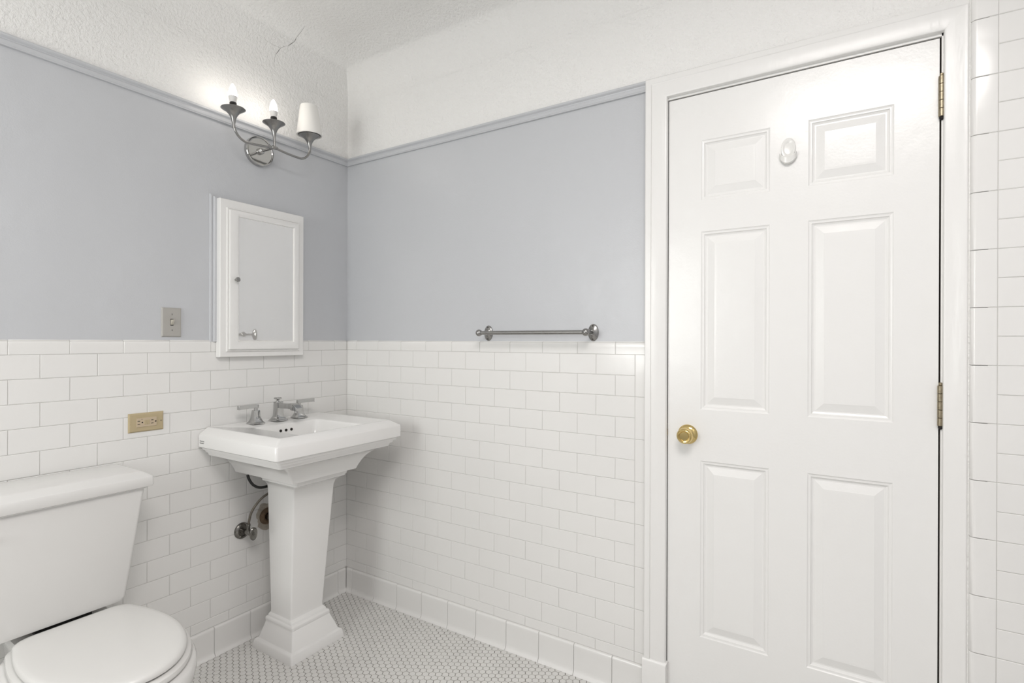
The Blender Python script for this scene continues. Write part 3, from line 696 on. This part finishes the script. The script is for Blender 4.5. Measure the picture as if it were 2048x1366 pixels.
for k in range(40):
    a = 2*PI*k/40; rr = 0.052 + 0.004*math.sin(3*a+1) + 0.003*math.sin(7*a) + random.uniform(-0.003, 0.003)
    ring1.append(Vector((0.0003, -0.447 + rr*math.cos(a), 0.507 + rr*1.15*math.sin(a)))); ring2.append(Vector((0.0022, -0.447 + (rr-0.006)*math.cos(a), 0.507 + (rr-0.006)*1.15*math.sin(a))))
b.loft([ring1, ring2]); b.build('mortar_ring', 'mortar', dp)

# ------------------------------------------------------------------ toilet
to = thing('toilet', 'white two-piece toilet with closed lid against the left wall', 'toilet')
TC = -1.220; TK = -1.240
tank = [(0.040, 0.190, 0.150, 0.4385), (0.032, 0.2035, 0.1620, 0.4450), (0.030, 0.2060, 0.1645, 0.458), (0.020, 0.2125, 0.2135, 0.786), (0.020, 0.2125, 0.2135, 0.796)]
b = MB().loft([rrect(x0, x1, TK-h, TK+h, z, 0.012 if z > 0.445 else 0.02) for x0, x1, h, z in tank]); tk = b.build('tank', 'toilet_porcelain', to, smooth=32)
lid = [(0.018, 0.2180, 0.2210, 0.7960), (0.014, 0.2200, 0.2240, 0.7990), (0.010, 0.2270, 0.2340, 0.8020), (0.009, 0.2285, 0.2360, 0.8050), (0.009, 0.2285, 0.2360, 0.8300), (0.010, 0.2270, 0.2345, 0.8340), (0.014, 0.2020, 0.2130, 0.8500), (0.016, 0.1970, 0.2080, 0.8520), (0.020, 0.190, 0.202, 0.8525)]
b = MB().loft([rrect(x0, x1, TK-h, TK+h, z, 0.010) for x0, x1, h, z in lid]); b.build('tank_lid', 'toilet_porcelain', to, smooth=28)
def egg(off, z, x_rear=0.208, xm=0.425, a=0.270, h=0.175, hr=0.150, sc=1.0, cx=0.0, n=30):
    pts = []
    for k in range(n+1):     # front half: ellipse
        t = -PI/2 + PI*k/n
        pts.append(((a+off)*math.cos(t)+xm, (h+off)*math.sin(t)))
    rc = 0.050
    xr = x_rear - off
    side = []
    for k in range(1, 6):   # taper to the rear corner
        u = k/6; side.append((xm + (xr+rc - xm)*u, (h+off) + (hr+off-h-off)*u*u))
    for k in range(0, 7):
        t = PI/2*k/6; side.append((xr + rc - rc*math.sin(t), hr + off - rc + rc*math.cos(t)))
    pts += side; pts += [(x, -y) for x, y in reversed(side)]
    if sc != 1.0 or cx: pts = [((x-0.40)*sc + 0.40 + cx, y*sc) for x, y in pts]
    return [Vector((x, TC + y, z)) for x, y in pts]
b = MB().loft([egg(-0.006, 0.4225), egg(0.0, 0.4265), egg(0.001, 0.4320), egg(-0.002, 0.4385), egg(-0.006, 0.4410), egg(-0.016, 0.4425), egg(-0.05, 0.4432)]); b.build('seat_lid', 'seat_plastic', to, smooth=40)
b = MB().loft([egg(0.004, 0.3990), egg(0.011, 0.4025), egg(0.013, 0.4080), egg(0.011, 0.4160), egg(0.004, 0.4195), egg(-0.01, 0.4205)]); b.build('seat', 'seat_plastic', to, smooth=40)
b = MB().loft([egg(-0.02, 0.0, sc=0.62, cx=-0.02), egg(-0.02, 0.05, sc=0.60, cx=-0.02), egg(-0.01, 0.17, sc=0.62, cx=-0.01), egg(0.0, 0.25, sc=0.76), egg(0.010, 0.31, sc=0.92), egg(0.021, 0.345), egg(0.025, 0.360), egg(0.025, 0.382), egg(0.020, 0.392), egg(0.010, 0.3965)]); b.build('bowl', 'toilet_porcelain', to, smooth=45)
b = MB().loft([rrect(0.045, 0.26, TC-h, TC+h, z, 0.03) for h, z in ((0.09, 0.30), (0.115, 0.35), (0.125, 0.40), (0.118, 0.408))]); b.build('bowl_deck', 'toilet_porcelain', to, smooth=40)
MB().box((0.06, TC-0.07, 0.406), (0.15, TC+0.07, 0.445)).build('tank_gasket', 'black', to)
for s in (-1, 1):
    MB().lathe([(0.014, 0.0), (0.014, 0.012), (0.010, 0.016)], (0.225, TC+s*0.075, 0.403), 'z', 18).build('hinge_cap', 'seat_plastic', to, smooth=40)
MB().lathe([(0.008, 0), (0.008, 0.012), (0.006, 0.014)], (0.2100, TK-0.172, 0.745), 'x', 16).build('flush_lever', 'chrome', to, smooth=40)

# ------------------------------------------------------------------ plaster cracks above the sconce
def ray_cove(px, py):
    d = (fwd + rt*((px-1024)/F_PX) - up*((py-683)/F_PX)).normalized()
    best = None
    for k in range(0, 901):                      # arc angle where the ray meets the cove cylinder
        a = math.radians(k*0.1); x = -e + R*(1-math.cos(a)); z = ZCOVE + R*math.sin(a)
        t = (x - CAMP.x)/d.x; dz = CAMP.z + d.z*t - z
        if best is None or abs(dz) < best[0]: best = (abs(dz), k*0.1, CAMP.y + d.y*t)
    return best[2], best[1]

for path in ([(551, 109, .0004), (556, 103, .0011), (561, 96, .0005)], [(561, 96, .0003), (568, 93, .0003), (574, 91.5, .0004)], [(576, 92, .0005), (582, 87.5, .0013), (588, 83.5, .0006), (591, 79, .0012), (592.5, 75.5, .0004)], [(592.5, 75.5, .0004), (600, 66, .0005), (606, 58, .0004), (609.5, 51, .0002)], [(551, 109, .0003), (548.5, 122, .0002), (548, 134, .0001)], [(528, 78, .0001), (545, 89, .0002), (561, 96, .0002)]):
    crack([(*ray_cove(px, py), hw) for px, py, hw in path], ceiling)

def plane_crack(pts, yp, parent):
    P3 = []
    for px, py, hw in pts:
        d = fwd + rt*((px-1024)/F_PX) - up*((py-683)/F_PX); P3.append((CAMP + d*((yp - CAMP.y)/d.y), hw))
    b = MB(); b.add([p + Vector((0, 0, hw)) for p, hw in P3] + [p - Vector((0, 0, hw)) for p, hw in P3], [(i, i+1, len(P3)+i+1, len(P3)+i) for i in range(len(P3)-1)])
    b.build('crack', 'crack', parent)
plane_crack([(1897, 9.5, .0003), (1903, 7.0, .0010), (1909, 5.2, .0012), (1916, 4.8, .0004)], 0.0042, wall_back)
plane_crack([(1922, 3.0, .0003), (1927, 1.0, .0011), (1931, -3.0, .0008), (1938, -7.0, .0003)], 0.0042, wall_back)
